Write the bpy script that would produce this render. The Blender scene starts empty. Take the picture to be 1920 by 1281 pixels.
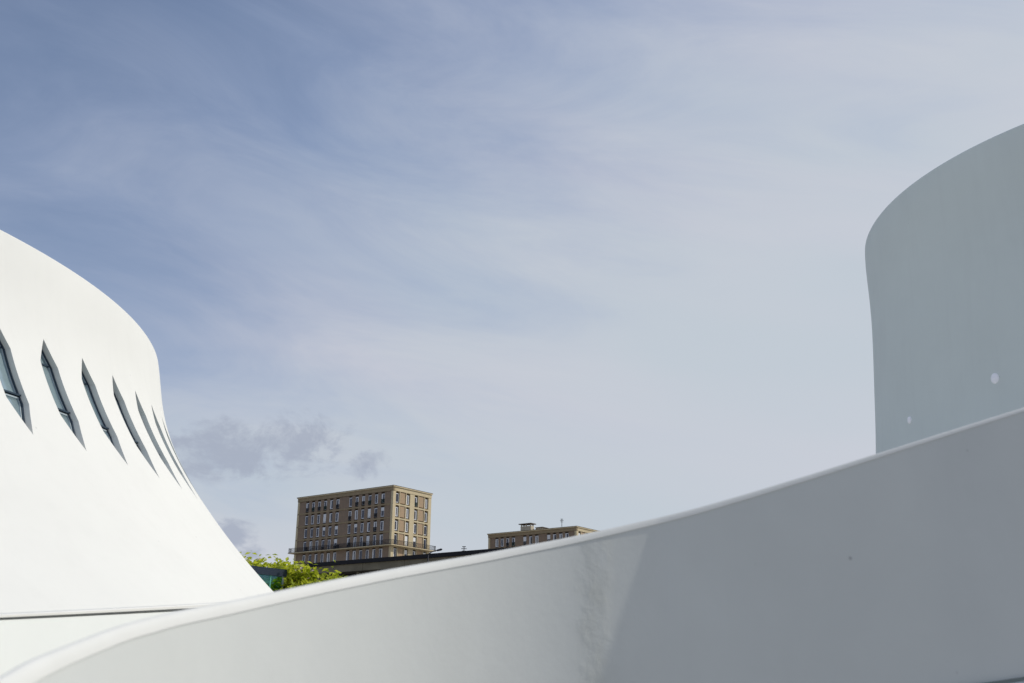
import bpy, bmesh, math, random
import numpy as np
from mathutils import Vector, Matrix, Quaternion
R = math.radians
random.seed(7)
sc = bpy.context.scene
C = sc.collection

# ------------------------------------------------------------------ camera
FPX, PITCH, ROLL, EYE = 1867.0, 0.323, 0.008, 1.6     # focal length in photo pixels (35 mm lens)
cp, sp, cr, sr = math.cos(PITCH), math.sin(PITCH), math.cos(ROLL), math.sin(ROLL)
F0, D0, R0 = Vector((0, cp, sp)), Vector((0, sp, -cp)), Vector((1, 0, 0))
right = R0 * cr - D0 * sr
down = R0 * sr + D0 * cr
cam = bpy.data.cameras.new('camera')
cam_o = bpy.data.objects.new('camera', cam); C.objects.link(cam_o)
M = Matrix((right, -down, -F0)).transposed().to_4x4()
M.translation = Vector((0, 0, EYE))
cam_o.matrix_world = M
cam.sensor_width = 36; cam.lens = 36 * FPX / 1920
cam.clip_start = 0.05; cam.clip_end = 6000
cam.dof.use_dof = True; cam.dof.focus_distance = 70; cam.dof.aperture_fstop = 2.3
sc.camera = cam_o

# ------------------------------------------------------------------ sun and sky
AZ, EL = R(15), R(40)
L = Vector((math.cos(EL) * math.cos(AZ), math.cos(EL) * math.sin(AZ), math.sin(EL)))
sun = bpy.data.lights.new('sun', 'SUN'); sun.energy = 2.85; sun.angle = R(0.53); sun.color = (1, .95, .86)
sun_o = bpy.data.objects.new('sun', sun); C.objects.link(sun_o)
sun_o.rotation_euler = (-L).to_track_quat('-Z', 'Y').to_euler()
world = bpy.data.worlds.new('World'); sc.world = world; world.use_nodes = True
sc.view_settings.view_transform = 'Standard'; sc.view_settings.look = 'None'
sc.view_settings.gamma = 1; sc.view_settings.exposure = 0.0; sc.view_settings.use_curve_mapping = False


class G:
    """tiny node-graph helper"""
    def __init__(s, nt):
        s.nt = nt; nt.nodes.clear()
    def n(s, t, **k):
        nd = s.nt.nodes.new(t)
        for a, b in k.items(): setattr(nd, a, b)
        return nd
    def put(s, sock, v):
        if v is None: return
        if isinstance(v, bpy.types.NodeSocket): s.nt.links.new(v, sock)
        else: sock.default_value = v
    def m(s, op, a, b=None, c=None, clamp=False):
        nd = s.n('ShaderNodeMath', operation=op, use_clamp=clamp)
        for i, v in enumerate((a, b, c)): s.put(nd.inputs[i], v)
        return nd.outputs[0]
    def dot(s, a, v):
        nd = s.n('ShaderNodeVectorMath', operation='DOT_PRODUCT'); s.put(nd.inputs[0], a); s.put(nd.inputs[1], v)
        return nd.outputs['Value']
    def rng(s, v, a, b, c=0.0, d=1.0, smooth=False):
        nd = s.n('ShaderNodeMapRange'); nd.interpolation_type = 'SMOOTHSTEP' if smooth else 'LINEAR'
        s.put(nd.inputs[0], v)
        for i, x in enumerate((a, b, c, d)): nd.inputs[i + 1].default_value = x
        return nd.outputs[0]
    def mix(s, f, a, b):
        nd = s.n('ShaderNodeMix', data_type='RGBA'); s.put(nd.inputs[0], f); s.put(nd.inputs[6], a); s.put(nd.inputs[7], b)
        return nd.outputs[2]
    def noise(s, vec, scale, detail=3, rough=.5, dist=0.0, rot=None, scl=None, loc=None):
        if rot:
            m0 = s.n('ShaderNodeMapping'); s.put(m0.inputs[0], vec); m0.inputs['Rotation'].default_value = rot; vec = m0.outputs[0]
        if scl or loc:
            mp = s.n('ShaderNodeMapping'); s.put(mp.inputs[0], vec)
            if scl: mp.inputs['Scale'].default_value = scl
            if loc: mp.inputs['Location'].default_value = loc
            vec = mp.outputs[0]
        nd = s.n('ShaderNodeTexNoise'); s.put(nd.inputs['Vector'], vec)
        nd.inputs['Scale'].default_value = scale; nd.inputs['Detail'].default_value = detail
        nd.inputs['Roughness'].default_value = rough; nd.inputs['Distortion'].default_value = dist
        return nd.outputs['Fac']


def pix_dir(px, py):
    a, b = px - 960, py - 640.5
    u, w = a * cr + b * sr, -a * sr + b * cr
    v = F0 + R0 * (u / FPX) + D0 * (w / FPX)
    return v


def cell_dir(px, py):
    return pix_dir(px, py).normalized()


g = G(world.node_tree)
tc = g.n('ShaderNodeTexCoord').outputs['Generated']
sky = g.n('ShaderNodeTexSky'); sky.sky_type = 'NISHITA'; sky.sun_disc = False
sky.sun_elevation = EL; sky.sun_rotation = R(90) - AZ; sky.air_density = 1.0; sky.dust_density = .6; sky.ozone_density = 2.0
ez = g.dot(tc, (0, 0, 1))
toward = g.dot(tc, tuple(L))
# thin high cloud: a veil, thicker towards the horizon and towards the sun, drawn out into long soft streaks
streak_frame = (R(4), R(-11), R(3))
n1 = g.noise(tc, 1.5, 5, .55, .6, rot=streak_frame, scl=(.6, 1.2, 2.2), loc=(2.3, .9, 4.6))
n2 = g.noise(tc, 4.6, 6, .62, .9, rot=streak_frame, scl=(.5, 1.2, 2.4), loc=(.3, 5.1, 2.2))
veil = g.m('ADD', g.rng(toward, .10, .88, .07, .72), g.rng(ez, .06, .66, .84, 0.0))
veil = g.m('ADD', veil, g.rng(n1, .3, .7, -.13, .13))
veil = g.m('ADD', veil, g.rng(n2, .3, .7, -.09, .09))
veil = g.rng(veil, .0, 1.0, .04, .96, smooth=True)
blue = g.n('ShaderNodeVectorMath', operation='MULTIPLY'); g.put(blue.inputs[0], sky.outputs[0]); blue.inputs[1].default_value = (1.16, 1.10, 1.10)
n4 = g.noise(tc, 2.2, 3, .5, .2, rot=streak_frame, scl=(.6, 1, 2.4), loc=(8.1, 2.4, .7))
veil_lo = g.mix(g.rng(n4, .38, .62), (4.1, 4.9, 6.7, 1), (4.6, 5.15, 6.6, 1))
veil_hi = g.mix(g.rng(n4, .38, .62), (5.5, 6.05, 6.65, 1), (6.05, 6.2, 6.85, 1))
veil_col = g.mix(g.rng(veil, .35, .9), veil_lo, veil_hi)
col = g.mix(veil, blue.outputs[0], veil_col)
# small ragged grey clouds low over the roofs
def patch(px, py, w, h):
    c = cell_dir(px, py)
    rx = g.dot(tc, tuple(right)); rz = g.dot(tc, tuple(-down)); fw = g.dot(tc, tuple(F0))
    u = g.m('DIVIDE', rx, fw); v = g.m('DIVIDE', rz, fw)
    cu = c.dot(right) / c.dot(F0); cv = -c.dot(down) / c.dot(F0)
    du = g.m('DIVIDE', g.m('SUBTRACT', u, cu), w / FPX); dv = g.m('DIVIDE', g.m('SUBTRACT', v, cv), h / FPX)
    d = g.m('SQRT', g.m('ADD', g.m('MULTIPLY', du, du), g.m('MULTIPLY', dv, dv)))
    return g.rng(d, 0, 1, 1, 0), fw
n3 = g.noise(tc, 17, 9, .66, .35, scl=(1, 1, 1.6), loc=(1.1, 2.0, .45))
tot = None
for a in ((410, 840, 190, 75), (565, 850, 130, 105), (690, 872, 80, 40), (430, 1005, 70, 45), (470, 1040, 60, 30)):
    s_, fw = patch(*a)
    tot = s_ if tot is None else g.m('MAXIMUM', tot, s_)
cm = g.rng(g.m('ADD', g.m('MULTIPLY', n3, 1.9), g.m('MULTIPLY', tot, .60)), 1.08, 1.48, 0, 1, smooth=True)
cm = g.m('MULTIPLY', cm, g.rng(tot, 0, .25))
cm = g.m('MULTIPLY', cm, g.m('GREATER_THAN', fw, .2))
col = g.mix(g.m('MULTIPLY', cm, .82), col, (3.72, 4.15, 5.15, 1))
bg = g.n('ShaderNodeBackground'); g.put(bg.inputs[0], col); bg.inputs[1].default_value = 0.10
g.nt.links.new(bg.outputs[0], g.n('ShaderNodeOutputWorld').inputs[0])


# ------------------------------------------------------------------ helpers
def proj(p):
    q = Vector(p) - Vector((0, 0, EYE)); d = q.dot(F0)
    return 960 + FPX * q.dot(right) / d, 640.5 + FPX * q.dot(down) / d


def at(px, py, Y):
    v = pix_dir(px, py)
    return Vector((0, 0, EYE)) + v * (Y / v.y)


def tag(o, label=None, cat=None, group=None, kind=None):
    if label: o['label'] = label
    if cat: o['category'] = cat
    if group: o['group'] = group
    if kind: o['kind'] = kind
    return o


def empty(name, loc=(0, 0, 0), rz=0):
    o = bpy.data.objects.new(name, None); C.objects.link(o); o.location = loc; o.rotation_euler = (0, 0, rz)
    o.empty_display_size = .3
    return o


def link(name, me, parent=None, loc=None, rz=None):
    o = bpy.data.objects.new(name, me); C.objects.link(o); o.parent = parent
    if loc is not None: o.location = loc
    if rz is not None: o.rotation_euler = (0, 0, rz)
    return o


class MB:
    def __init__(s): s.v = []; s.f = []
    def add(s, vs, fs):
        k = len(s.v); s.v += [tuple(v) for v in vs]; s.f += [tuple(i + k for i in f) for f in fs]
        return s
    def box(s, x0, x1, y0, y1, z0, z1):
        return s.add([(x, y, z) for z in (z0, z1) for y in (y0, y1) for x in (x0, x1)],
                     [(0, 2, 3, 1), (4, 5, 7, 6), (0, 1, 5, 4), (2, 6, 7, 3), (0, 4, 6, 2), (1, 3, 7, 5)])
    def tube(s, pts, rad, n=8):
        pts = [Vector(p) for p in pts]; rad = rad if isinstance(rad, (list, tuple)) else [rad] * len(pts)
        vs = []; fs = []
        for i, p in enumerate(pts):
            d = (pts[min(i + 1, len(pts) - 1)] - pts[max(i - 1, 0)]).normalized()
            u = d.cross(Vector((0, 0, 1)) if abs(d.z) < .9 else Vector((1, 0, 0))).normalized(); w = d.cross(u)
            vs += [p + (u * math.cos(2 * math.pi * j / n) + w * math.sin(2 * math.pi * j / n)) * rad[i] for j in range(n)]
        for i in range(len(pts) - 1):
            fs += [(i * n + j, i * n + (j + 1) % n, (i + 1) * n + (j + 1) % n, (i + 1) * n + j) for j in range(n)]
        fs += [tuple(range(n))[::-1], tuple((len(pts) - 1) * n + j for j in range(n))]
        return s.add(vs, fs)
    def mesh(s, name, mat, smooth=False, fix=False):
        me = bpy.data.meshes.new(name); me.from_pydata(s.v, [], s.f)
        me.materials.append(mat)
        if fix:
            b = bmesh.new(); b.from_mesh(me); bmesh.ops.recalc_face_normals(b, faces=b.faces); b.to_mesh(me); b.free()
        if smooth: me.shade_smooth()
        me.update(); return me
    def build(s, name, mat, parent=None, **k):
        sm = k.pop('smooth', False); fx = k.pop('fix', False)
        return link(name, s.mesh(name, mat, sm, fx), parent, **k)


def material(name, base, rough=.7, var=0.0, vscale=1.0, bump=0.0, bscale=20, metal=0.0, spec=.3, vary2=None, coord='Object', extra=None):
    mt = bpy.data.materials.new(name); mt.use_nodes = True
    q = G(mt.node_tree)
    out = q.n('ShaderNodeOutputMaterial'); b = q.n('ShaderNodeBsdfPrincipled')
    q.nt.links.new(b.outputs[0], out.inputs[0])
    b.inputs['Roughness'].default_value = rough; b.inputs['Metallic'].default_value = metal
    b.inputs['Specular IOR Level'].default_value = spec
    t = q.n('ShaderNodeTexCoord').outputs[coord]
    c = tuple(base) + (1,)
    if var:
        a = q.noise(t, vscale, 6, .6, .3); d = tuple(vary2) + (1,) if vary2 else tuple(x * (1 - var) for x in base) + (1,)
        cc = q.mix(q.rng(a, .3, .7), c, d)
        if extra: cc = extra(q, t, cc)
        q.put(b.inputs['Base Color'], cc)
    else:
        b.inputs['Base Color'].default_value = c
    if bump:
        bn = q.n('ShaderNodeBump'); bn.inputs['Strength'].default_value = 1; bn.inputs['Distance'].default_value = bump
        q.put(bn.inputs['Height'], q.noise(t, bscale, 5, .6)); q.nt.links.new(bn.outputs[0], b.inputs['Normal'])
    return mt


def specks(scale, size, dark, amount=.5, zs=1.0):
    def f(q, t, cc):
        mp = q.n('ShaderNodeMapping'); q.put(mp.inputs[0], t); mp.inputs['Scale'].default_value = (1, 1, zs)
        v = q.n('ShaderNodeTexVoronoi'); v.inputs['Scale'].default_value = scale; q.put(v.inputs['Vector'], mp.outputs[0])
        rnd = q.n('ShaderNodeSeparateColor'); q.put(rnd.inputs[0], v.outputs['Color'])
        k = q.m('MULTIPLY', q.rng(v.outputs['Distance'], size * .4, size, 1, 0), q.m('LESS_THAN', rnd.outputs[0], amount))
        # rain streaks running down
        st = q.noise(t, 2.2, 4, .6, .1, scl=(1, 1, .08))
        cc = q.mix(q.m('MULTIPLY', q.rng(st, .5, .75), .05), cc, (.42, .42, .40, 1))
        return q.mix(q.m('MULTIPLY', k, .6), cc, dark)
    return f


M_SHELL = material('white_painted_concrete', (.755, .757, .725), .75, .04, .35, .002, 3, extra=specks(1.7, .05, (.5, .5, .48, 1), .12, .6))
M_SHELL2 = material('white_painted_concrete_in_shade', (.78, .83, .785), .75, .05, .3, .003, 2.5, extra=specks(1.1, .045, (.16, .17, .17, 1), .25, 1.0))  # same white concrete, colour pushed greener to set its tone in shade
M_SHELL2.name = 'shade_tinted_white_concrete'
M_WALL = material('smooth_cast_concrete', (.665, .69, .675), .6, .06, 1.1, .0012, 14, extra=specks(3.0, .062, (.2, .19, .2, 1), .30))
M_COPE = material('coping_render', (.70, .71, .69), .6, .05, 3, .001, 20)
M_FRAME = material('slate_aluminium', (.035, .06, .09), .35, metal=.3, spec=.5)
M_BEAD = material('pale_aluminium', (.45, .52, .56), .4, metal=.2)
M_GROUND = material('pale_paving', (.26, .25, .23), .8, .15, .2, .004, 8)
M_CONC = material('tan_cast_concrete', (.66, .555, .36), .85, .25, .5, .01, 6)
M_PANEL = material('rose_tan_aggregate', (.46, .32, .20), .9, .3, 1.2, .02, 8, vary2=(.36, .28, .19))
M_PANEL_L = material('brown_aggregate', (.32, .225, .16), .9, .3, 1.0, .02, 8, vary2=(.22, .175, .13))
M_BAND = material('stained_shade_side_concrete', (.36, .27, .175), .9, .3, .8, .01, 5, vary2=(.27, .22, .13))  # stained brown, also darkened in colour to deepen the shaded left face
M_BACK = material('brown_concrete_wall', (.13, .10, .075), .9, .2, .5, .01, 5)
M_WHITE = material('white_joinery', (.74, .76, .80), .5, .08, 2)
M_BLIND = material('white_blind', (.78, .79, .80), .6, .05, 6)
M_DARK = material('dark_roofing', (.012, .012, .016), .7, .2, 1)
M_RAIL = material('dark_iron', (.02, .022, .03), .5)
M_GREENRAIL = material('green_iron', (.015, .04, .035), .5)
M_FASC = material('stained_fascia_concrete', (.27, .235, .165), .85, .4, .35, .01, 3)
M_CREAM = material('cream_render', (.62, .55, .42), .8, .15, 1)
M_BARK = material('bark', (.09, .07, .05), .9, .4, 8, .01, 20)


def glassy(name, base, gloss=.35, tint=(.75, .9, .95), rough=.05):
    mt = bpy.data.materials.new(name); mt.use_nodes = True; q = G(mt.node_tree)
    a = q.n('ShaderNodeBsdfPrincipled'); t = q.n('ShaderNodeTexCoord').outputs['Object']
    q.put(a.inputs['Base Color'], q.mix(q.noise(t, 1.5, 3), tuple(base) + (1,), tuple(x * .6 for x in base) + (1,)))
    a.inputs['Roughness'].default_value = .3
    b = q.n('ShaderNodeBsdfGlossy'); b.inputs[0].default_value = tuple(tint) + (1,); b.inputs['Roughness'].default_value = rough
    m = q.n('ShaderNodeMixShader'); m.inputs[0].default_value = gloss
    q.nt.links.new(a.outputs[0], m.inputs[1]); q.nt.links.new(b.outputs[0], m.inputs[2])
    q.nt.links.new(m.outputs[0], q.n('ShaderNodeOutputMaterial').inputs[0])
    return mt


M_GLASS_V = glassy('greenish_window_glass', (.28, .37, .40), .38, (.62, .78, .84), .08)
M_GLASS_A = glassy('dark_window_glass', (.012, .017, .032), .04, (.5, .6, .9))


def clear_glass():
    mt = bpy.data.materials.new('teal_clear_glass'); mt.use_nodes = True; q = G(mt.node_tree)
    a = q.n('ShaderNodeBsdfTransparent'); a.inputs[0].default_value = (.66, .9, .85, 1)
    b = q.n('ShaderNodeBsdfGlossy'); b.inputs[0].default_value = (.45, .75, .78, 1); b.inputs['Roughness'].default_value = .03
    m = q.n('ShaderNodeMixShader'); m.inputs[0].default_value = .28
    q.nt.links.new(a.outputs[0], m.inputs[1]); q.nt.links.new(b.outputs[0], m.inputs[2])
    q.nt.links.new(m.outputs[0], q.n('ShaderNodeOutputMaterial').inputs[0])
    return mt


M_CLEAR = clear_glass()


def glow_spot_mat():
    mt = bpy.data.materials.new('glowing_disc'); mt.use_nodes = True; q = G(mt.node_tree)
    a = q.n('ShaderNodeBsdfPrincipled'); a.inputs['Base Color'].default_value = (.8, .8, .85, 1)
    a.inputs['Emission Color'].default_value = (.9, .93, 1, 1); a.inputs['Emission Strength'].default_value = .12  # weak emission imitates a bright reflection
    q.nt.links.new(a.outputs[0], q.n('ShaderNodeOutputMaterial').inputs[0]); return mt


M_GLOW_SPOT = glow_spot_mat()


def leaf_mat(name, c1, c2):
    mt = bpy.data.materials.new(name); mt.use_nodes = True; q = G(mt.node_tree)
    gm = q.n('ShaderNodeNewGeometry')
    cc = q.mix(gm.outputs['Random Per Island'], tuple(c1) + (1,), tuple(c2) + (1,))
    a = q.n('ShaderNodeBsdfPrincipled'); q.put(a.inputs['Base Color'], cc); a.inputs['Roughness'].default_value = .5
    b = q.n('ShaderNodeBsdfTranslucent'); q.put(b.inputs[0], cc)
    m = q.n('ShaderNodeMixShader'); m.inputs[0].default_value = .5
    q.nt.links.new(a.outputs[0], m.inputs[1]); q.nt.links.new(b.outputs[0], m.inputs[2])
    q.nt.links.new(m.outputs[0], q.n('ShaderNodeOutputMaterial').inputs[0])
    return mt


M_LEAF = leaf_mat('lime_leaves', (.24, .31, .014), (.68, .71, .06))
M_BLOSSOM = leaf_mat('pale_pink_blossom', (.55, .42, .48), (.75, .65, .62))

# ------------------------------------------------------------------ ground
mb = MB(); n = 96
mb.add([(0, 0, 0)] + [(3500 * math.cos(2 * math.pi * i / n), 3500 * math.sin(2 * math.pi * i / n), 0) for i in range(n)],
       [(0, i + 1, (i + 1) % n + 1) for i in range(n)])
tag(mb.build('ground', M_GROUND), kind='structure')


# ------------------------------------------------------------------ the two volcano-shaped buildings
def interp(x, xs, ys): return float(np.interp(x, xs, ys))


# ---- the left one: flared white shell with a ring of pointed windows
lz = [-1.6, -.8, 0, 1, 2, 2.5, 3, 3.5, 4, 4.5, 5, 5.5, 6, 6.5, 7, 7.5, 8, 8.5, 9, 9.5]
lr = [26.2, 24.9, 23.7, 22.35, 21.15, 20.66, 20.21, 19.74, 19.3, 18.91, 18.51, 18.16, 17.87, 17.61, 17.38, 17.18, 17.03, 16.92, 16.83, 16.72]
co = np.polyfit(lz, lr, 6)
rfL = lambda z: float(np.polyval(co, z))        # z relative to eye height
LC = Vector((-27.494, 26.116, EYE))
WT, WU, WL, WB, WW = 7.25, 6.62, 5.32, 4.55, .95    # window top, shoulder, lower shoulder, bottom, half width in degrees
STEP = 4.85; TH0 = -14.65


def wfun(z):
    return interp(z, [WB, WL, WU, WT], [0, WW, WW, 0]) if WB < z < WT else 0.0


volcano = empty('library_building', (LC.x, LC.y, 0))
tag(volcano, 'low flared white concrete building with a ring of narrow pointed windows', 'building')
nsec = 74; step = 360 / nsec
idx_win = list(range(-22, 10))
zs = sorted(set([round(z, 3) for z in np.linspace(-1.6, WB, 26)] + [round(z, 3) for z in np.linspace(WB, WT, 31)] + [WL, WU] + [round(z, 3) for z in np.linspace(WT, 9.5, 14)]))
mb = MB()
cols = []
# sector angles: windows share the true spacing near the camera
def sector_edges():
    e = []
    for k in range(-22, 10): e.append((TH0 + k * STEP, STEP / 2, True))
    a0 = TH0 + 9.5 * STEP; a1 = TH0 - 22.5 * STEP + 360; m = 42; s2 = (a1 - a0) / m
    for k in range(m): e.append((a0 + (k + .5) * s2, s2 / 2, False))
    return e
secs = sector_edges()
allang = []
for z in zs:
    row = []
    for (c, hw, w) in secs:
        ww = wfun(z) if w else 0
        row += [c - hw, c - (hw + 1.05) / 2, c - 1.05, c - ww, c + ww, c + 1.05, c + (hw + 1.05) / 2]
    allang.append(row)
NC = len(allang[0])
for z, row in zip(zs, allang):
    r = rfL(z)
    for a in row: mb.v.append((r * math.cos(R(a)), r * math.sin(R(a)), z + EYE))
for i in range(len(zs) - 1):
    zm = (zs[i] + zs[i + 1]) / 2
    for j in range(NC):
        if j % 7 == 3 and (WB < zm < WT and secs[j // 7][2]): continue
        mb.f.append((i * NC + j, i * NC + (j + 1) % NC, (i + 1) * NC + (j + 1) % NC, (i + 1) * NC + j))
me = mb.mesh('shell', M_SHELL)
b = bmesh.new(); b.from_mesh(me); bmesh.ops.remove_doubles(b, verts=b.verts, dist=.0005); bmesh.ops.dissolve_degenerate(b, edges=b.edges, dist=.0005)
b.to_mesh(me); b.free(); me.shade_smooth()
link('shell', me, volcano)
# rim: rounded top and inner face
mb = MB(); n = 240; prof = [(rfL(9.5), 9.5), (rfL(9.5) - .02, 9.53), (rfL(9.5) - .28, 9.53), (rfL(9.5) - .3, 9.5), (rfL(9) - .2, 8.0), (0.5, 7.6)]
for r, z in prof: mb.v += [(r * math.cos(2 * math.pi * i / n), r * math.sin(2 * math.pi * i / n), z + EYE) for i in range(n)]
for k in range(len(prof) - 1): mb.f += [(k * n + i, k * n + (i + 1) % n, (k + 1) * n + (i + 1) % n, (k + 1) * n + i) for i in range(n)]
mb.build('rim', M_SHELL, volcano)
# one window in the frame of its own radius: x outward, y along the wall, z up
DEP = .20
def hexpts(off=0.0):
    def hw(z): return rfL(z) * math.sin(R(WW))
    P = [(0, WT), (-hw(WU), WU), (-hw(WL), WL), (0, WB), (hw(WL), WL), (hw(WU), WU)]
    if not off: return P
    out = []
    for i in range(6):
        a, bb, c = Vector(P[i - 1]), Vector(P[i]), Vector(P[(i + 1) % 6])
        d1, d2 = (bb - a).normalized(), (c - bb).normalized()
        n1, n2 = Vector((-d1.y, d1.x)), Vector((-d2.y, d2.x))
        k = off / (1 + n1.dot(n2)); out.append(tuple(bb + (n1 + n2) * k))
    return out
SUB = [3, 6, 4, 4, 6, 3]
def dense(P):
    o = []
    for i in range(6):
        a, bb = P[i], P[(i + 1) % 6]
        for k in range(SUB[i]): o.append((a[0] + (bb[0] - a[0]) * k / SUB[i], a[1] + (bb[1] - a[1]) * k / SUB[i]))
    return o
def m3(p, dep): return (rfL(p[1]) - dep, p[0], p[1] + EYE)
def ring(mb, A, da, B, db):
    n = len(A); mb.add([m3(p, da) for p in A] + [m3(p, db) for p in B], [(i, (i + 1) % n, n + (i + 1) % n, n + i) for i in range(n)])
def mesh_reveal():
    mb = MB(); P = dense(hexpts()); ring(mb, P, 0.0, P, DEP + .06); return mb.mesh('reveal', M_SHELL, fix=True)
def mesh_frame():
    mb = MB(); A, B_ = dense(hexpts(.0005)), dense(hexpts(.032)); ring(mb, A, DEP - .045, B_, DEP - .045); ring(mb, B_, DEP - .045, B_, DEP + .02)
    return mb.mesh('window', M_FRAME, fix=True)
def mesh_bead():
    mb = MB(); A, B_ = dense(hexpts(.038)), dense(hexpts(.056)); ring(mb, A, DEP - .012, B_, DEP - .012); ring(mb, B_, DEP - .012, B_, DEP + .02); ring(mb, A, DEP + .02, A, DEP - .012)
    return mb.mesh('bead', M_BEAD, fix=True)
def clip_poly(P, z0, z1):
    for s_, zc in ((1, z0), (-1, z1)):
        o = []
        for i in range(len(P)):
            a, bb = P[i - 1], P[i]; ia, ib = (a[1] - zc) * s_ >= 0, (bb[1] - zc) * s_ >= 0
            if ia != ib:
                t = (zc - a[1]) / (bb[1] - a[1]); o.append((a[0] + (bb[0] - a[0]) * t, zc))
            if ib: o.append(bb)
        P = o
    return P
def mesh_pane(z0, z1):
    P = hexpts(.01); mb = MB(); k = max(1, int((z1 - z0) / .3))
    for i in range(k):
        q = clip_poly(P, z0 + (z1 - z0) * i / k, z0 + (z1 - z0) * (i + 1) / k)
        if len(q) > 2: mb.add([m3(p, DEP + .012) for p in q], [tuple(range(len(q)))])
    return mb.mesh('pane', M_GLASS_V, fix=True)
def mesh_transom(z, lift):
    mb = MB(); q = abs(clip_poly(hexpts(), z - .001, z + .001)[0][0]) + .0
    q = rfL(z) * math.sin(R(WW)) - .004 if WL - .01 < z < WU + .01 else q - .004
    x = rfL(z)
    mb.box(x - DEP - .02, x - DEP + lift, -q, q, z - .035 + EYE, z + .0 + EYE)
    return mb.mesh('transom', M_FRAME)
def mesh_drip(z, lift):
    mb = MB(); q = rfL(z) * math.sin(R(WW)) - .006; x = rfL(z)
    mb.box(x - DEP - .02, x - DEP + lift - .02, -q, q, z - .075 + EYE, z - .045 + EYE)
    return mb.mesh('sash_rail', M_BEAD)
ME_REV, ME_FR, ME_BEAD = mesh_reveal(), mesh_frame(), mesh_bead()
ME_P = [mesh_pane(WU, WT), mesh_pane(WL + .2, WU), mesh_pane(WB, WL + .2)]
ME_T = [mesh_transom(WU + .04, .03), mesh_transom(WL + .22, .10)]
ME_D = [mesh_drip(WU + .03, .02), mesh_drip(WL + .2, .08)]
for k in idx_win:
    a = R(TH0 + k * STEP)
    w = link('window', ME_FR, volcano, rz=a)
    link('reveal', ME_REV, w); link('bead', ME_BEAD, w)
    for m_ in ME_P: link('pane', m_, w)
    for m_ in ME_T: link('transom', m_, w)
    for m_ in ME_D: link('sash_rail', m_, w)

# ---- the right one: tall smooth shell widening slightly to its rim, in shade
tower = empty('theatre_building', (29.52, 41.07, 0))
tag(tower, 'tall smooth windowless white concrete theatre shell, its curved side in shade', 'building')
pz = [-1.6, 0, 2, 4, 6, 8, 10, 11, 12, 13, 14, 15, 16, 17, 18, 18.8, 19.4, 20.0]
prr = [21, 18.6, 16.6, 15.2, 14.2, 13.6, 13.33, 13.24, 13.15, 13.07, 12.99, 12.93, 12.88, 12.855, 12.85, 12.835, 12.82, 12.81]
zz = np.linspace(-1.6, 20, 70); mb = MB(); n = 300
coR = np.polyfit(pz, prr, 7)
for z in zz:
    r = float(np.polyval(coR, z)) if z > 5 else interp(z, pz, prr)
    mb.v += [(r * math.cos(2 * math.pi * i / n), r * math.sin(2 * math.pi * i / n), z + EYE) for i in range(n)]
for k in range(len(zz) - 1): mb.f += [(k * n + i, k * n + (i + 1) % n, (k + 1) * n + (i + 1) % n, (k + 1) * n + i) for i in range(n)]
mb.build('shell', M_SHELL2, tower, smooth=True)
rt = float(np.polyval(coR, 20)); mb = MB(); prof = [(rt, 20), (rt - .03, 20.04), (rt - .3, 20.04), (rt - .33, 20), (rt - .4, 17), (.5, 16.8)]
for r, z in prof: mb.v += [(r * math.cos(2 * math.pi * i / n), r * math.sin(2 * math.pi * i / n), z + EYE) for i in range(n)]
for k in range(len(prof) - 1): mb.f += [(k * n + i, k * n + (i + 1) % n, (k + 1) * n + (i + 1) % n, (k + 1) * n + i) for i in range(n)]
mb.build('rim', M_SHELL2, tower)


def tower_hit(px, py):
    v = pix_dir(px, py); o = Vector((0, 0, EYE)); t = 20.0
    while t < 80:
        p = o + v * t; z = p.z - EYE
        if math.hypot(p.x - 29.52, p.y - 41.07) < float(np.polyval(coR, z)): return p
        t += .01


for (px, py, rad) in ((1866, 710, .16), (1706, 788, .12)):  # added faintly glowing discs stand in for soft spots of reflected sunlight
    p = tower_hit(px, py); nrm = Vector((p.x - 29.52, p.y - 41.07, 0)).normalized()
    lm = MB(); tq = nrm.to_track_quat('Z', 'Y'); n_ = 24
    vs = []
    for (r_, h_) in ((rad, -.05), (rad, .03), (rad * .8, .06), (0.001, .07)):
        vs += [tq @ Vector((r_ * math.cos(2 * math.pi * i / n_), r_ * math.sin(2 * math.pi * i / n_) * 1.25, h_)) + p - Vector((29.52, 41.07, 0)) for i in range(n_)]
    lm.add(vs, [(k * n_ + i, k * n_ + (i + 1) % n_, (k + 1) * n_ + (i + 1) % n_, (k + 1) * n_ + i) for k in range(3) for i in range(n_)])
    lm.build('glow_spot', M_GLOW_SPOT, tower, smooth=True)

# ------------------------------------------------------------------ the curved foreground wall
UX = [-400, 0, 50, 125, 225, 325, 412, 475, 552, 640, 720, 830, 900, 975, 1050, 1140, 1186, 1261, 1311, 1400, 1540, 1680, 1800, 1920, 2100, 2400]
UY = [1480, 1270, 1240, 1210, 1172, 1147, 1131, 1118, 1101.5, 1084, 1069, 1050.5, 1039, 1025, 1011, 992, 981.5, 964.5, 951.5, 926, 883.5, 839.5, 801.5, 764, 708, 612]
BX = [-400, 0, 125, 250, 350, 475, 602, 680, 975, 1140, 1261, 1680, 1920, 2400]
BY = [54, 39, 31, 27, 24, 21.5, 20, 19, 14.5, 12.5, 11.5, 8.5, 8, 8]
from mathutils import geometry as _g
def smooth_curve(xs, ys, w=28):
    X = np.arange(xs[0], xs[-1], 2.0); Y = np.interp(X, xs, ys)
    k = np.ones(2 * w // 2 + 1); k /= k.sum()
    Yp = np.concatenate([2 * Y[0] - Y[1:len(k) // 2 + 1][::-1], Y, 2 * Y[-1] - Y[-len(k) // 2:-1][::-1]])
    Y2 = np.convolve(Yp, k, 'same')[len(k) // 2:len(k) // 2 + len(Y)]
    return X, Y2
SX, SY = smooth_curve(UX, UY)
top_y = lambda px: float(np.interp(px, SX, SY))
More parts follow.
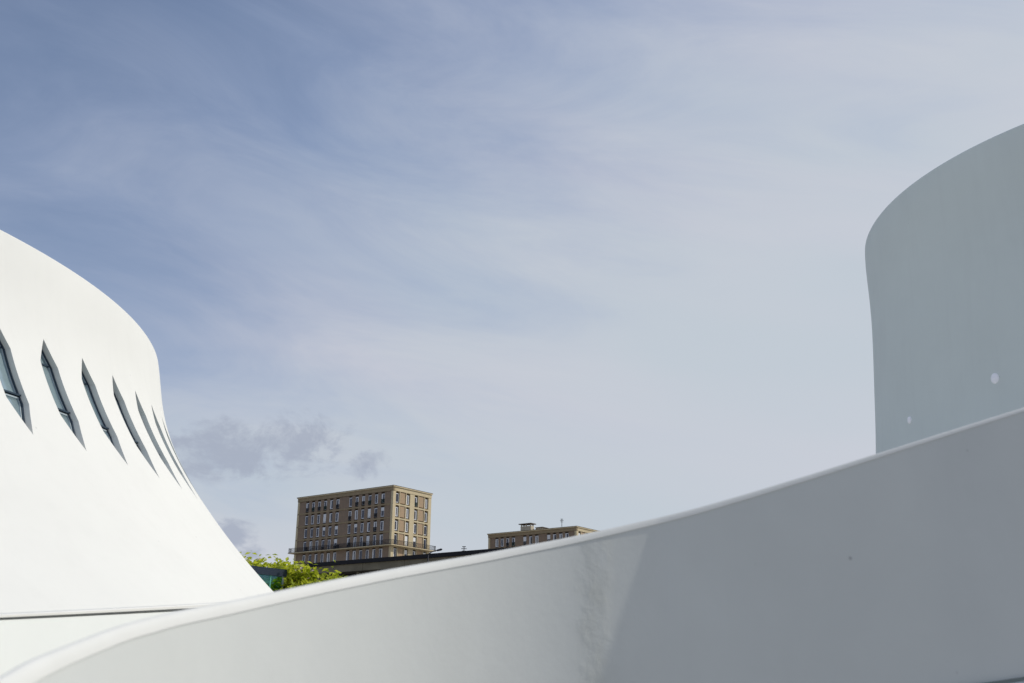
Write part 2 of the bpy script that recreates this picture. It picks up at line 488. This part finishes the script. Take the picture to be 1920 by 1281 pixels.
AX = [-3000, 0, 200, 350, 514, 700, 850, 1000, 1090, 1225, 1235, 1500, 1920, 2600]
AA = [98, 90, 83, 76, 66, 53, 42, 30, 22.5, 18, 13.5, 12.5, 10, 0]
def solve_z(X, Y):
    lo, hi = EYE - 1.5, EYE + 8
    for _ in range(50):
        mid = (lo + hi) / 2; px, py = proj((X, Y, mid))
        if py > top_y(px): lo = mid
        else: hi = mid
    return (lo + hi) / 2
def march(p, sgn, until):
    out = []; X, Y = p
    for _ in range(1200):
        z = solve_z(X, Y); px, py = proj((X, Y, z)); out.append((X, Y, z, px))
        a = R(interp(px, AX, AA)); X += sgn * .03 * math.cos(a); Y += sgn * .03 * math.sin(a)
        if until(X, Y, px): break
    return out
fw_ = march((-1.37, 4.26), 1, lambda x, y, px: px > 2350)
bk_ = march((-1.37, 4.26), -1, lambda x, y, px: y < 1.0)
path = bk_[::-1] + fw_[1:]
# carry the wall on behind the camera's left shoulder at constant slope
ext = []; X, Y, z, px = path[0]
dz = (path[8][2] - path[0][2]) / 8
for i in range(1, 60): ext.append((X + .01 * i, Y - .03 * i, max(1.2, z - dz * i), px))
path = ext[::-1] + path
def build_wall():
    w = MB(); cope = MB(); N = len(path)
    unders = []
    secs_w = []; secs_c = []
    for i, (X, Y, z, px) in enumerate(path):
        a = path[max(i - 3, 0)]; bb = path[min(i + 3, N - 1)]
        t = Vector((bb[0] - a[0], bb[1] - a[1], 0)).normalized(); nn = Vector((t.y, -t.x, 0))
        d = (Vector((X, Y, z - EYE))).dot(F0)
        band = interp(px, BX, BY) / FPX * d
        band = min(max(band, .03), .09)
        P = Vector((X, Y, z))
        # rounded coping: from the crest forward and down
        prof = []
        fwd = band * .62
        for k in range(7):
            an = k / 6 * R(66)
            prof.append(P + nn * (fwd * math.sin(an) / math.sin(R(66))) + Vector((0, 0, -band * (1 - math.cos(an)) / (1 - math.cos(R(66))))))
        low = prof[-1] - nn * .005
        back = [P - nn * q + Vector((0, 0, -h)) for q, h in ((.004, .001), (.012, .006), (.022, .018), (.034, .04), (.05, .075), (.08, .13), (.12, .2))]
        secs_c.append(back[::-1] + prof); unders.append((prof[-1], low))
        col = [low.copy()]
        H = low.z + .3
        for k in range(1, 25): col.append(Vector((low.x, low.y, low.z - H * (k / 24) ** 1.5)))
        secs_w.append((col, nn, px, [P - nn * .12 + Vector((0, 0, -.2)), Vector((P.x - nn.x * .17, P.y - nn.y * .17, -.3))]))
    m = len(secs_c[0])
    for s_ in secs_c: cope.v += [tuple(v) for v in s_]
    for i in range(N - 1): cope.f += [(i * m + k, (i + 1) * m + k, (i + 1) * m + k + 1, i * m + k + 1) for k in range(m - 1)]
    k0 = len(cope.v)
    for a_, b_ in unders: cope.v += [tuple(a_), tuple(b_)]
    for i in range(N - 1): cope.f.append((k0 + 2 * i, k0 + 2 * i + 2, k0 + 2 * i + 3, k0 + 2 * i + 1))
    m = 25 + 2
    # arc length and the oblique fold, where the wall turns a little further towards the camera
    for (col, nn, px, bk2) in secs_w: w.v += [tuple(v) for v in col + bk2]
    for i in range(N - 1): w.f += [(i * m + k, i * m + k + 1, (i + 1) * m + k + 1, (i + 1) * m + k) for k in range(m - 1) if k != 24]
    return w, cope
root = empty('curved_ramp_wall', (-1.0, 4.2, 0))
tag(root, 'long curved pale grey concrete ramp wall with rounded coping, sweeping across the foreground', 'wall')
w, cope = build_wall()
off = Vector(root.location)
for q in (w, cope): q.v = [tuple(Vector(v) - off) for v in q.v]
jx = min(path, key=lambda q: abs(q[3] - 1118)); jt = Vector((math.cos(R(20)), math.sin(R(20)), 0))
q = G.__new__(G); q.nt = M_WALL.node_tree
pb = [n_ for n_ in q.nt.nodes if n_.type == 'BSDF_PRINCIPLED'][0]; ob = [n_ for n_ in q.nt.nodes if n_.type == 'TEX_COORD'][0].outputs['Object']
jl = Vector((jx[0], jx[1], 0)) - off
wob = q.noise(ob, 3.5, 4, .6)
da = q.m('ABSOLUTE', q.m('ADD', q.m('SUBTRACT', q.dot(ob, tuple(jt)), jl.dot(jt)), q.rng(wob, .3, .7, -.07, .07)))
mk = q.rng(da, .03, .17, 1, 0, smooth=True)
hgt = q.m('MULTIPLY', mk, q.noise(ob, 9, 7, .65, .4))
b2 = q.n('ShaderNodeBump'); b2.inputs['Strength'].default_value = 1; b2.inputs['Distance'].default_value = .0045; q.put(b2.inputs['Height'], hgt)
stn = q.m('MULTIPLY', q.rng(da, .02, .24, 1, 0, smooth=True), q.rng(q.noise(ob, 5, 6, .65, .3, scl=(1, 1, .5)), .36, .64))
bc = pb.inputs['Base Color'].links[0].from_socket
pour = q.rng(q.noise(ob, 1.4, 3, .5, .1, scl=(1, 1, .12)), .3, .7)
bc = q.mix(q.m('MULTIPLY', pour, .22), bc, (.56, .59, .60, 1))
q.put(pb.inputs['Base Color'], q.mix(q.m('MULTIPLY', stn, .45), bc, (.50, .51, .46, 1)))
q.nt.links.new(pb.inputs['Normal'].links[0].from_socket, b2.inputs['Normal']); q.nt.links.new(b2.outputs[0], pb.inputs['Normal'])
w.build('wall_face', M_WALL, root, smooth=True)
cope.build('coping', M_COPE, root, smooth=True)

ky = lambda px: 1270 - (px - 1838) * .163 if px < 2050 else 1270 - 212 * .163 - (px - 2050) * .2
kb = MB(); sl_ = MB(); cnt = 0
for (X, Y, z, px) in path:
    if px < 1650: continue
    i = path.index((X, Y, z, px)); a = path[max(i - 3, 0)]; bb = path[min(i + 3, len(path) - 1)]
    t = Vector((bb[0] - a[0], bb[1] - a[1], 0)).normalized(); nn = Vector((t.y, -t.x, 0))
    lo, hi = -1.0, EYE + 2
    for _ in range(40):
        mid = (lo + hi) / 2
        if proj((X, Y, mid))[1] > ky(px): lo = mid
        else: hi = mid
    P = Vector((X, Y, lo)) + nn * .035 - off
    zz_ = Vector((0, 0, 1))
    kb.v += [tuple(v) for v in (P - zz_ * .022 - nn * .03, P + nn * .05 - zz_ * .03, P + nn * .065 - zz_ * .045, P + nn * .066 - zz_ * .6, P - nn * .03 - zz_ * .6)]
    sl_.v += [tuple(v) for v in (P + nn * .006, P + nn * .012, P + nn * .012 - zz_ * .03, P + nn * .006 - zz_ * .03)]
    cnt += 1
for i in range(cnt - 1):
    kb.f += [(i * 5 + k, (i + 1) * 5 + k, (i + 1) * 5 + k + 1, i * 5 + k + 1) for k in range(4)]
    sl_.f += [(i * 4 + k, (i + 1) * 4 + k, (i + 1) * 4 + (k + 1) % 4, i * 4 + (k + 1) % 4) for k in range(4)]
kb.build('ledge', M_WALL, root); sl_.build('shadow_gap_strip', material('grey_shadow_gap', (.20, .23, .22), .7), root)  # dark grey strip colours in the shadow gap above the ledge

# ------------------------------------------------------------------ lower terrace parapet in front of the left building
tp = empty('terrace_parapet', (-5, 10.5, 0))
tag(tp, 'low white parapet with a thin projecting lip below the windowed building, left edge', 'wall')
PX = [-700, -200, 0, 250, 400, 520, 640]; PY = [1176, 1160, 1152.5, 1137.5, 1130, 1124, 1118]; PD = [5.2, 7.8, 9, 13, 17, 20, 23]
wl, lip = MB(), MB(); NP = 70; pts = []
cf = np.polyfit(PX, PY, 2); cd = np.polyfit(PX, PD, 3)
for i in range(NP):
    px = -700 + 1340 * i / (NP - 1); pts.append(at(px, float(np.polyval(cf, px)), float(np.polyval(cd, px))))
for i, P in enumerate(pts):
    t = pts[min(i + 1, NP - 1)] - pts[max(i - 1, 0)]; t.z = 0; t.normalize(); nn = Vector((t.y, -t.x, 0)); q_ = P.y / 9.5; P = P - Vector((-5, 10.5, 0))
    lip.v += [tuple(v) for v in (P - nn * .3 + Vector((0, 0, -.01)), P - nn * .05, P + nn * .0 + Vector((0, 0, -.004)), P + nn * .02 + Vector((0, 0, -.012 * q_)), P + nn * .02 + Vector((0, 0, -.033 * q_)),
              P - nn * .07 * q_ + Vector((0, 0, -.037 * q_)), P - nn * .07 * q_ + Vector((0, 0, -.056 * q_)))]
    wl.v += [tuple(v) for v in (P - nn * .07 * q_ + Vector((0, 0, -.056 * q_)), P + nn * .0 + Vector((0, 0, -.058 * q_)), Vector(((P + nn * .03).x, (P + nn * .03).y, -.2)))]
for i in range(NP - 1):
    lip.f += [(i * 7 + k, (i + 1) * 7 + k, (i + 1) * 7 + k + 1, i * 7 + k + 1) for k in range(6)]
    wl.f += [(i * 3 + k, (i + 1) * 3 + k, (i + 1) * 3 + k + 1, i * 3 + k + 1) for k in range(2)]
lip.build('lip', M_SHELL, tp); wl.build('wall_face', material('fresh_white_paint', (.82, .85, .83), .7, .03, .6), tp)

# ------------------------------------------------------------------ apartment blocks: x along the lit right face, y along the long shaded face
TH = .624
def local_frame(cx, cy):
    """object whose local +x runs along the right face and +y along the left face, corner at the origin"""
    e = empty('apartment_block', (cx, cy, 0), R(90) - TH)
    return e
# local x = (sin TH, cos TH), local y = (-cos TH, sin TH)
WINW, WINH = 1.02, 2.02
def win_meshes():
    d = {}
    def frame(h):
        m = MB(); t = .15
        m.box(-.03, .05, -WINW / 2, -WINW / 2 + t, 0, h); m.box(-.03, .05, WINW / 2 - t, WINW / 2, 0, h)
        m.box(-.03, .05, -WINW / 2 + t, WINW / 2 - t, h - t, h); m.box(-.03, .05, -WINW / 2 + t, WINW / 2 - t, 0, t)
        return m.mesh('window', M_WHITE)
    for h, nme in ((WINH, 's'), (2.35, 't')):
        d['f' + nme] = frame(h)
        d['p' + nme] = MB().box(-.02, 0, -WINW / 2 + .15, WINW / 2 - .155, .15, h - .15).mesh('pane', M_GLASS_A)
        d['l' + nme] = MB().box(.002, .03, -WINW / 2 + .15, -WINW / 2 + .37, .15, h - .15).mesh('curtain', M_BLIND)
        d['r' + nme] = MB().box(.002, .03, WINW / 2 - .34, WINW / 2 - .155, .15, h - .15).mesh('curtain', M_BLIND)
        d['h' + nme] = MB().box(.06, .09, -WINW / 2 + .04, WINW / 2 - .04, h * .62, h - .03).mesh('blind', M_BLIND)
        d['b' + nme] = MB().box(.06, .09, -WINW / 2 + .04, WINW / 2 - .04, .25, h - .03).mesh('blind', M_BLIND)
    for mt, nme in ((M_RAIL, 'rd'), (M_GREENRAIL, 'rg')):
        m = MB(); m.box(.10, .13, -.52, .52, .82, .87); m.box(.10, .13, -.52, .52, .03, .07)
        for i in range(11): m.box(.10, .13, -.5 + i * .096, -.455 + i * .096, .07, .82)
        d[nme] = m.mesh('balustrade', mt)
    return d
WM = win_meshes()
def put_window(root, face, u, z, tall, kind, rail=None):
    """face 0: long left face (outward -x local) ; face 1: right face (outward -y local)"""
    s_ = 't' if tall else 's'
    if face == 0: loc, rz = (.25, u, z), R(180)
    else: loc, rz = (u, .3, z), R(-90)
    o = link('window', WM['f' + s_], root, loc, rz); link('pane', WM['p' + s_], o)
    if kind in (1, 3): link('curtain', WM['l' + s_], o)
    if kind in (2, 3): link('curtain', WM['r' + s_], o)
    if kind == 4: link('blind', WM['b' + s_], o)
    if kind == 5: link('blind', WM['h' + s_], o)
    if rail: link('balustrade', WM[rail], o)
LCOL = [3.1 + 1.965 * k for k in range(6)] + [17.0 + 1.965 * k for k in range(6)]
def apartment(cx, cy, ztop, base, LW, RW, lcols, rcols, lpan, rpan, nrow, balc, seed, label):
    rnd = random.Random(seed); rt = local_frame(cx, cy); tag(rt, label, 'apartment block', 'tan concrete apartment blocks')
    zw = ztop - 3.5 # sill of first row
    MB().box(.55, RW - .55, .55, LW - .55, base, ztop - .5).build('wall', M_BACK, rt)
    # roof with projecting cornice
    rf_ = MB(); rf_.box(-.22, RW + .22, -.22, LW + .22, ztop - .22, ztop); rf_.box(.46, RW + .05, -.05, LW + .05, ztop - 1.05, ztop - .224)
    MB().box(-.05, .457, -.052, LW + .052, ztop - 1.05, ztop - .224).build('cornice', M_BAND, rt)  # left cornice takes the darker colour, deepening its shaded side
    rf_.build('cornice', M_CONC, rt)
    MB().box(-.24, RW + .24, -.24, LW + .24, ztop + .003, ztop + .1).build('roof_edge', M_BACK, rt)
    # floor bands
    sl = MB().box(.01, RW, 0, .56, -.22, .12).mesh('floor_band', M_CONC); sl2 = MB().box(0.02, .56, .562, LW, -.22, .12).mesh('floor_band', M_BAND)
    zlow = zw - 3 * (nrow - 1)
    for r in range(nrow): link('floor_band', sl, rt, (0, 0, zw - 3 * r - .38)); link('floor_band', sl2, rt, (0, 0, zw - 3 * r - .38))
    # piers between openings: fins standing in the storeys
    hfin = 3 - .345
    fin = {}
    def finmesh(w, proud, mat, nm):
        k = (round(w, 2), proud, nm)
        if k not in fin: fin[k] = MB().box(-w / 2, w / 2, proud, .54, 0, hfin).mesh(nm, mat)
        return fin[k]
    H = [zw - .257 - 3 * r for r in range(nrow)]
    for r in range(nrow):
        zb = H[r]
        # corner posts
        for (x, y) in ((0.3, .3), (RW - .3, .3), (.3, LW - .3), (RW - .3, LW - .3)):
            key = 'post'
            if key not in fin: fin[key] = MB().box(-.3, .3, -.3, .3, 0, hfin).mesh('pier', M_CONC)
            link('pier', fin[key], rt, (x, y, zb))
        # left face fins either side of every window; face plane x=0.  fin local: x along the wall, y depth
        def gaps(colsx, width):
            e = []; prev = .6
            for c in sorted(colsx): e.append((prev, c - WINW / 2)); prev = c + WINW / 2
            e.append((prev, width - .6)); return e
        for (a, b2) in gaps(lcols, LW):
            wd = b2 - a
            if wd < .03: continue
            big = wd > 1.3
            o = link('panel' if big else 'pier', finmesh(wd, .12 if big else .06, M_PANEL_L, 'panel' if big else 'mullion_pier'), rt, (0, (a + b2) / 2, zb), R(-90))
            o.scale = (1, 1, 1); o.matrix_basis = Matrix.Translation((0, (a + b2) / 2, zb)) @ Matrix(((0, 1, 0, 0), (1, 0, 0, 0), (0, 0, 1, 0), (0, 0, 0, 1)))
        for (a, b2) in gaps(rcols, RW):
            a += .1 if a > .7 else 0; b2 -= .1 if b2 < RW - .7 else 0
            wd = b2 - a
            if wd > 1.3 and any(a < p < b2 for p in rpan):
                link('pier', finmesh(.2, .0, M_CONC, 'pier'), rt, (a + .1, 0, zb)); link('pier', finmesh(.2, .0, M_CONC, 'pier'), rt, (b2 - .1, 0, zb))
                w3 = wd - .4 - .36; kk = ('p', round(w3, 2))
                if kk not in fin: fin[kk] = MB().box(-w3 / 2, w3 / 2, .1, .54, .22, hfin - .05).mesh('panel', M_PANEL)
                link('panel', fin[kk], rt, ((a + b2) / 2, 0, zb))
                pass
            else: link('pier', finmesh(wd, .0, M_CONC, 'pier'), rt, ((a + b2) / 2, 0, zb))
        tall = balc is not None and r >= balc
        for u in lcols:
            k = rnd.choice((1, 2, 3, 1, 2, 0, 0, 1, 2, 4, 5, 5, 3)); rl = rnd.choice(('rd', 'rg', None)) if r == 0 else ('rd' if rnd.random() < .12 else None)
            put_window(rt, 0, u, zw - 3 * r - (.25 if tall else 0), tall, k, rl)
        for u in rcols:
            k = rnd.choice((1, 2, 3, 3, 4, 5, 0)) if r != nrow - 2 else rnd.choice((4, 4, 3)); rl = 'rg' if r == 0 and rnd.random() < .6 else None
            put_window(rt, 1, u, zw - 3 * r - (.25 if tall else 0), tall, k, rl)
    # everything below the built rows
    MB().box(.0, RW, .0, LW, 0, H[-1] - .35).build('lower_wall', M_CONC, rt)
    return rt, zw
ap, zw = apartment(-25.586, 216.36, 39.04 + EYE, 0, 30.0, 12.82, LCOL, [1.5, 4.98, 7.72, 11.25], [], [3.2, 9.5], 7, 3, 4,
                   'tall tan concrete apartment block with a continuous iron-railed balcony, left of the two')
zb = zw - 9 - .42
MB().box(-1.0, 13.9, -1.0, 31.1, zb - .02, zb + .14).build('balcony_slab', M_CONC, ap)
rail = MB(); e = .93
for z_ in (zb + 1.12, zb + .25): rail.box(-e - .03, 13.83, -e - .03, -e + .03, z_, z_ + .05); rail.box(-e - .03, -e + .03, -e + .032, 31.03, z_, z_ + .05)
rail.box(13.78, 13.83, -e + .032, 0, zb + 1.12, zb + 1.17); rail.box(-e + .032, 0, 31.0, 31.05, zb + 1.12, zb + 1.17)
y = -e
while y < 31.05:
    rail.box(-e - .015, -e + .015, y, y + .03, zb + .14, zb + 1.12); y += .16
x = -e + .1
while x < 13.8:
    rail.box(x, x + .03, -e - .015, -e + .015, zb + .14, zb + 1.12); x += .16
for k in range(6):
    rail.box(-e + .1 + k * .15, -e + .13 + k * .15, 31.0, 31.03, zb + .14, zb + 1.12); rail.box(13.79, 13.82, -e + .1 + k * .15, -e + .13 + k * .15, zb + .14, zb + 1.12)
rail.build('balcony_railing', M_RAIL, ap)
for yy in (25.2, 15.1, 11.7, 7.1):
    s = MB(); s.box(-.8, -.5, yy, yy + .55, zb + .15, zb + 1.0 + random.random() * .5); s.build('balcony_screen', M_RAIL, ap)

# second block, farther and lower, to the right
c2 = at(1081, 987, 250)
RC2 = [1.5, 4.98, 7.72, 11.25]
u2 = [x_ * 1.078 for x_ in (2.75, 4.4, 6.15, 7.8, 11.2, 12.95, 14.65, 18.0, 19.7, 21.35, 22.95)]
ap2, zw2 = apartment(c2.x, c2.y, c2.z, 0, 27.5, 12.82, u2, RC2, [], [3.2, 9.5], 3, None, 11,
                     'lower tan concrete apartment block with a roof penthouse, half hidden behind the curved wall')
ph = MB(); ph.box(2.6, 4.0, 15.6, 18.9, c2.z + .1, c2.z + 1.65); ph.build('penthouse', M_CREAM, ap2)
MB().box(2.2, 4.6, 15.3, 19.3, c2.z + 2.15, c2.z + 2.35).build('penthouse_roof', M_BACK, ap2)
for (x, y) in ((2.75, 15.8), (2.75, 17.2), (2.75, 18.7), (3.85, 15.8), (3.85, 18.7)): MB().box(x - .12, x + .12, y - .12, y + .12, c2.z + 1.65, c2.z + 2.148).build('post', M_CREAM, ap2)
MB().box(4.2, 6.6, 13.2, 15.2, c2.z + .1, c2.z + 1.2).build('roof_box', M_CREAM, ap2)
MB().box(4.0, 6.8, 12.9, 15.25, c2.z + 1.202, c2.z + 1.35).build('roof_box_lid', M_BACK, ap2)
def antenna(p, h, label):
    t = empty('roof_aerial', p); tag(t, label, 'aerial')
    MB().tube([(0, 0, 0), (0, 0, h)], .07, 6).build('mast', M_RAIL, t)
    hd = MB(); hd.box(-.45, .45, -.06, .06, h - .45, h - .35); hd.box(-.3, .3, -.06, .06, h - .12, h); hd.box(-.35, .35, -.09, .09, h - .8, h - .72)
    hd.build('aerial_head', M_RAIL, t)
pa = at(1053.5, 989, 256); antenna((pa.x, pa.y, c2.z + .1), 2.6, 'thin roof aerial on the lower apartment block right of its penthouse')

# ------------------------------------------------------------------ long flat-roofed block across the front of the towers
A = Vector((-math.cos(TH), math.sin(TH), 0)); B_ = Vector((math.sin(TH), math.cos(TH), 0))
c3 = at(1000, 1024.5, 100)
lb = empty('flat_roofed_block', (c3.x, c3.y, 0), R(90) - TH)
tag(lb, 'long low flat-roofed block with a black roof edge over a stained tan fascia', 'building')
# far (left) end seen at pixel 546
def left_len():
    k = 0
    while True:
        p = c3 + A * k; q = proj(p)
        if q[0] < 546: return k
        k += .2
LL = left_len(); zt = c3.z
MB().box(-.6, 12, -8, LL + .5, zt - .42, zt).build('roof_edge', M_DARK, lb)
nb = 7; y0 = -8; stepb = (LL + .3 + 8) / nb
for k in range(nb): MB().box(-.35, 11.6, y0 + k * stepb + .02, y0 + (k + 1) * stepb - .02, zt - 1.22, zt - .424).build('fascia', M_FASC, lb)
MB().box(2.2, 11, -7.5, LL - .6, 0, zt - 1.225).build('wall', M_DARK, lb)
MB().box(-.2, 2.19, -7.8, LL - .2, zt - 4.1, zt - 3.75).build('floor_band', M_FASC, lb)
MB().box(.3, 2.19, -7.5, LL - .6, 0, zt - 4.102).build('lower_wall', M_FASC, lb)
pst = MB().box(-.14, .14, -.14, .14, 0, 2.5).mesh('post', M_FASC)
y = -7; k = 0
while y < LL - 1:
    link('post', pst, lb, (.3, y, zt - 3.74)); y += 3.1
wmesh = MB(); wmesh.box(-.04, .02, -.55, -.47, 0, 1.9); wmesh.box(-.04, .02, .47, .55, 0, 1.9); wmesh.box(-.04, .02, -.47, .47, 1.82, 1.9); wmesh.box(-.04, .02, -.03, .03, 0, 1.82)
wmesh = wmesh.mesh('window', M_WHITE); pmesh = MB().box(-.01, .01, -.46, .46, .02, 1.81).mesh('pane', M_GLASS_A); bm_ = MB().box(-.05, -.02, -.46, .05, .3, 1.81).mesh('curtain', M_BLIND)
y = -6; k = 0
while y < LL - 1.5:
    o = link('window', wmesh, lb, (2.14, y, zt - 3.5)); link('pane', pmesh, o)
    if k % 3 == 1: link('curtain', bm_, o)
    y += 1.75 if k % 3 else 2.3; k += 1

# small far roof with an aerial, beyond the long block
p = at(866, 1034.5, 170)
fr = empty('far_roof_house', (p.x, p.y, 0), R(90) - TH)
tag(fr, 'far pale flat-roofed house just showing between the two apartment blocks', 'house')
MB().box(0, 8, -2.2, 2.2, 0, p.z - .3).build('wall', M_CREAM, fr); MB().box(-.2, 8.2, -2.5, 2.5, p.z - .297, p.z).build('roof', M_BACK, fr)
antenna((p.x + .3, p.y + 1, p.z), 1.0, 'tiny aerial on the far flat roof between the two apartment blocks')

# ------------------------------------------------------------------ street lamp in front of the long block
pl = at(803, 1037, 82); tipp = at(829, 1030, 80)
sl = empty('street_lamp', (pl.x, pl.y, 0)); tag(sl, 'slim dark street lamp with a raised arm, against the tan fascia', 'street lamp')
MB().tube([(0, 0, 0), (0, 0, pl.z * .5), (0, 0, pl.z - .1)], [.09, .07, .05], 10).build('pole', M_RAIL, sl, smooth=True)
d = tipp - pl
arm = [(0, 0, pl.z - .12), (d.x * .25, d.y * .25, pl.z + d.z * .35), (d.x * .6, d.y * .6, pl.z + d.z * .75)]
MB().tube(arm, [.05, .04, .035], 8).build('arm', M_RAIL, sl, smooth=True)
h0 = Vector(arm[-1]); h1 = Vector((d.x, d.y, pl.z + d.z * 1.02))
MB().tube([h0, h0.lerp(h1, .15), h0.lerp(h1, .8), h1], [.035, .08, .09, .03], 8).build('lamp_head', M_RAIL, sl, smooth=True)

# ------------------------------------------------------------------ glass pavilion behind the foot of the left building
ga = at(440, 1056, 30.2); gb = at(531.5, 1068.5, 31.8); gz = (ga.z + gb.z) / 2
gp = empty('glass_pavilion', (gb.x, gb.y, 0)); tag(gp, 'small teal glass pavilion with a dark flat roof, beside the lime green trees', 'pavilion')
u = Vector((ga.x - gb.x, ga.y - gb.y, 0)); ln = u.length; ang = math.atan2(u.y, u.x); gp.rotation_euler = (0, 0, ang)
# local +x towards the left end, local -y is away from the camera
zt2 = at(500, 1064.3, 31.2).z
MB().box(-.08, ln, -2.6, .08, zt2 - .22, zt2).build('roof', material('blue_black_metal', (.02, .03, .05), .4), gp)
for k, (x0, x1) in enumerate(((.04, .5), (.54, 1.0), (1.04, ln))):
    MB().box(x0, x1, -.01, .01, .05, zt2 - .224).build('pane', M_CLEAR, gp)
for x in (.0, .52, 1.02): MB().box(x - .018, x + .018, -.03, .03, .0, zt2 - .222).build('mullion', M_BEAD if x == 0 else material('green_mullion', (.12, .35, .28), .4), gp)
MB().box(-.01, .01, -2.5, -.09, .09, zt2 - .224).build('side_pane', M_CLEAR, gp)
MB().box(.62, ln, -2.45, -2.4, 0, zt2 - .224).build('back_panel', material('blue_grey_lining', (.06, .12, .17), .5), gp)

# ------------------------------------------------------------------ trees
def tree(px, py, Y, rad, n_leaf, label, seed, squash=.8, stray=.0, ls=.1):
    rnd = random.Random(seed)
    top = at(px, py, Y); cz = top.z - rad * squash
    rt = empty('small_tree', (top.x, top.y, 0)); tag(rt, label, 'tree', 'young lime green trees beyond the wall')
    tr = MB(); tr.tube([(0, 0, 0), (.03, 0, cz * .5), (0, .04, cz), (0, 0, cz + rad * .5)], [.10, .08, .055, .02], 8)
    clumps = []
    for k in range(26):
        d = Vector((rnd.gauss(0, 1), rnd.gauss(0, 1), rnd.gauss(.15, .8))).normalized(); rr = rad * rnd.uniform(.45, .95)
        c = Vector((d.x * rr, d.y * rr, d.z * rr * squash + cz)); clumps.append((c, rad * rnd.uniform(.16, .34)))
        s = Vector((0, 0, cz - rad * .3 + rnd.random() * rad * .5)); tr.tube([s, s.lerp(c, .5) + Vector((0, 0, .05)), c], [.03, .018, .006], 5)
    tr.build('trunk', M_BARK, rt, smooth=True)
    vs = []; fs = []; bv = []; bf = []
    for i in range(n_leaf):
        c, cr_ = clumps[rnd.randrange(len(clumps))]
        p = c + Vector((rnd.gauss(0, 1), rnd.gauss(0, 1), rnd.gauss(0, 1))) * cr_ * (.62 + stray)
        a = Vector((rnd.gauss(0, 1), rnd.gauss(0, 1), rnd.gauss(-.2, .5))).normalized()
        nrm = Vector((rnd.gauss(0, .6), rnd.gauss(0, .6), 1)).normalized(); bdir = a.cross(nrm).normalized()
        s = ls * rnd.uniform(.6, 1.35); nrm = bdir.cross(a)
        V, Fc = (bv, bf) if rnd.random() < .012 else (vs, fs)
        k = len(V)
        V += [tuple(p - a * s), tuple(p + bdir * s * .55 + nrm * s * .2), tuple(p + a * s), tuple(p - bdir * s * .55 + nrm * s * .2), tuple(p + a * s * .2)]
        Fc += [(k, k + 1, k + 4), (k + 1, k + 2, k + 4), (k + 2, k + 3, k + 4), (k + 3, k, k + 4)]
    MB().add(vs, fs).build('crown', M_LEAF, rt)
    MB().add(bv, bf).build('blossom', M_BLOSSOM, rt)
tree(482, 1046, 36.0, 1.05, 1700, 'lime green tree showing above the dark roof of the glass pavilion', 1, .7)
tree(521, 1052, 36.5, .55, 500, 'thin wispy treetop above the right end of the pavilion roof', 2, .8, .3)
tree(556, 1061, 32.4, .95, 2200, 'bushy lime green tree hard against the right side of the glass pavilion', 3, .95)
tree(609, 1073, 33.0, .95, 2000, 'rightmost lime green tree, in front of the tan fascia', 4, .9)
tree(580, 1078, 32.0, .7, 1200, 'small lime green tree between the bushy one and the rightmost one', 5, .9)
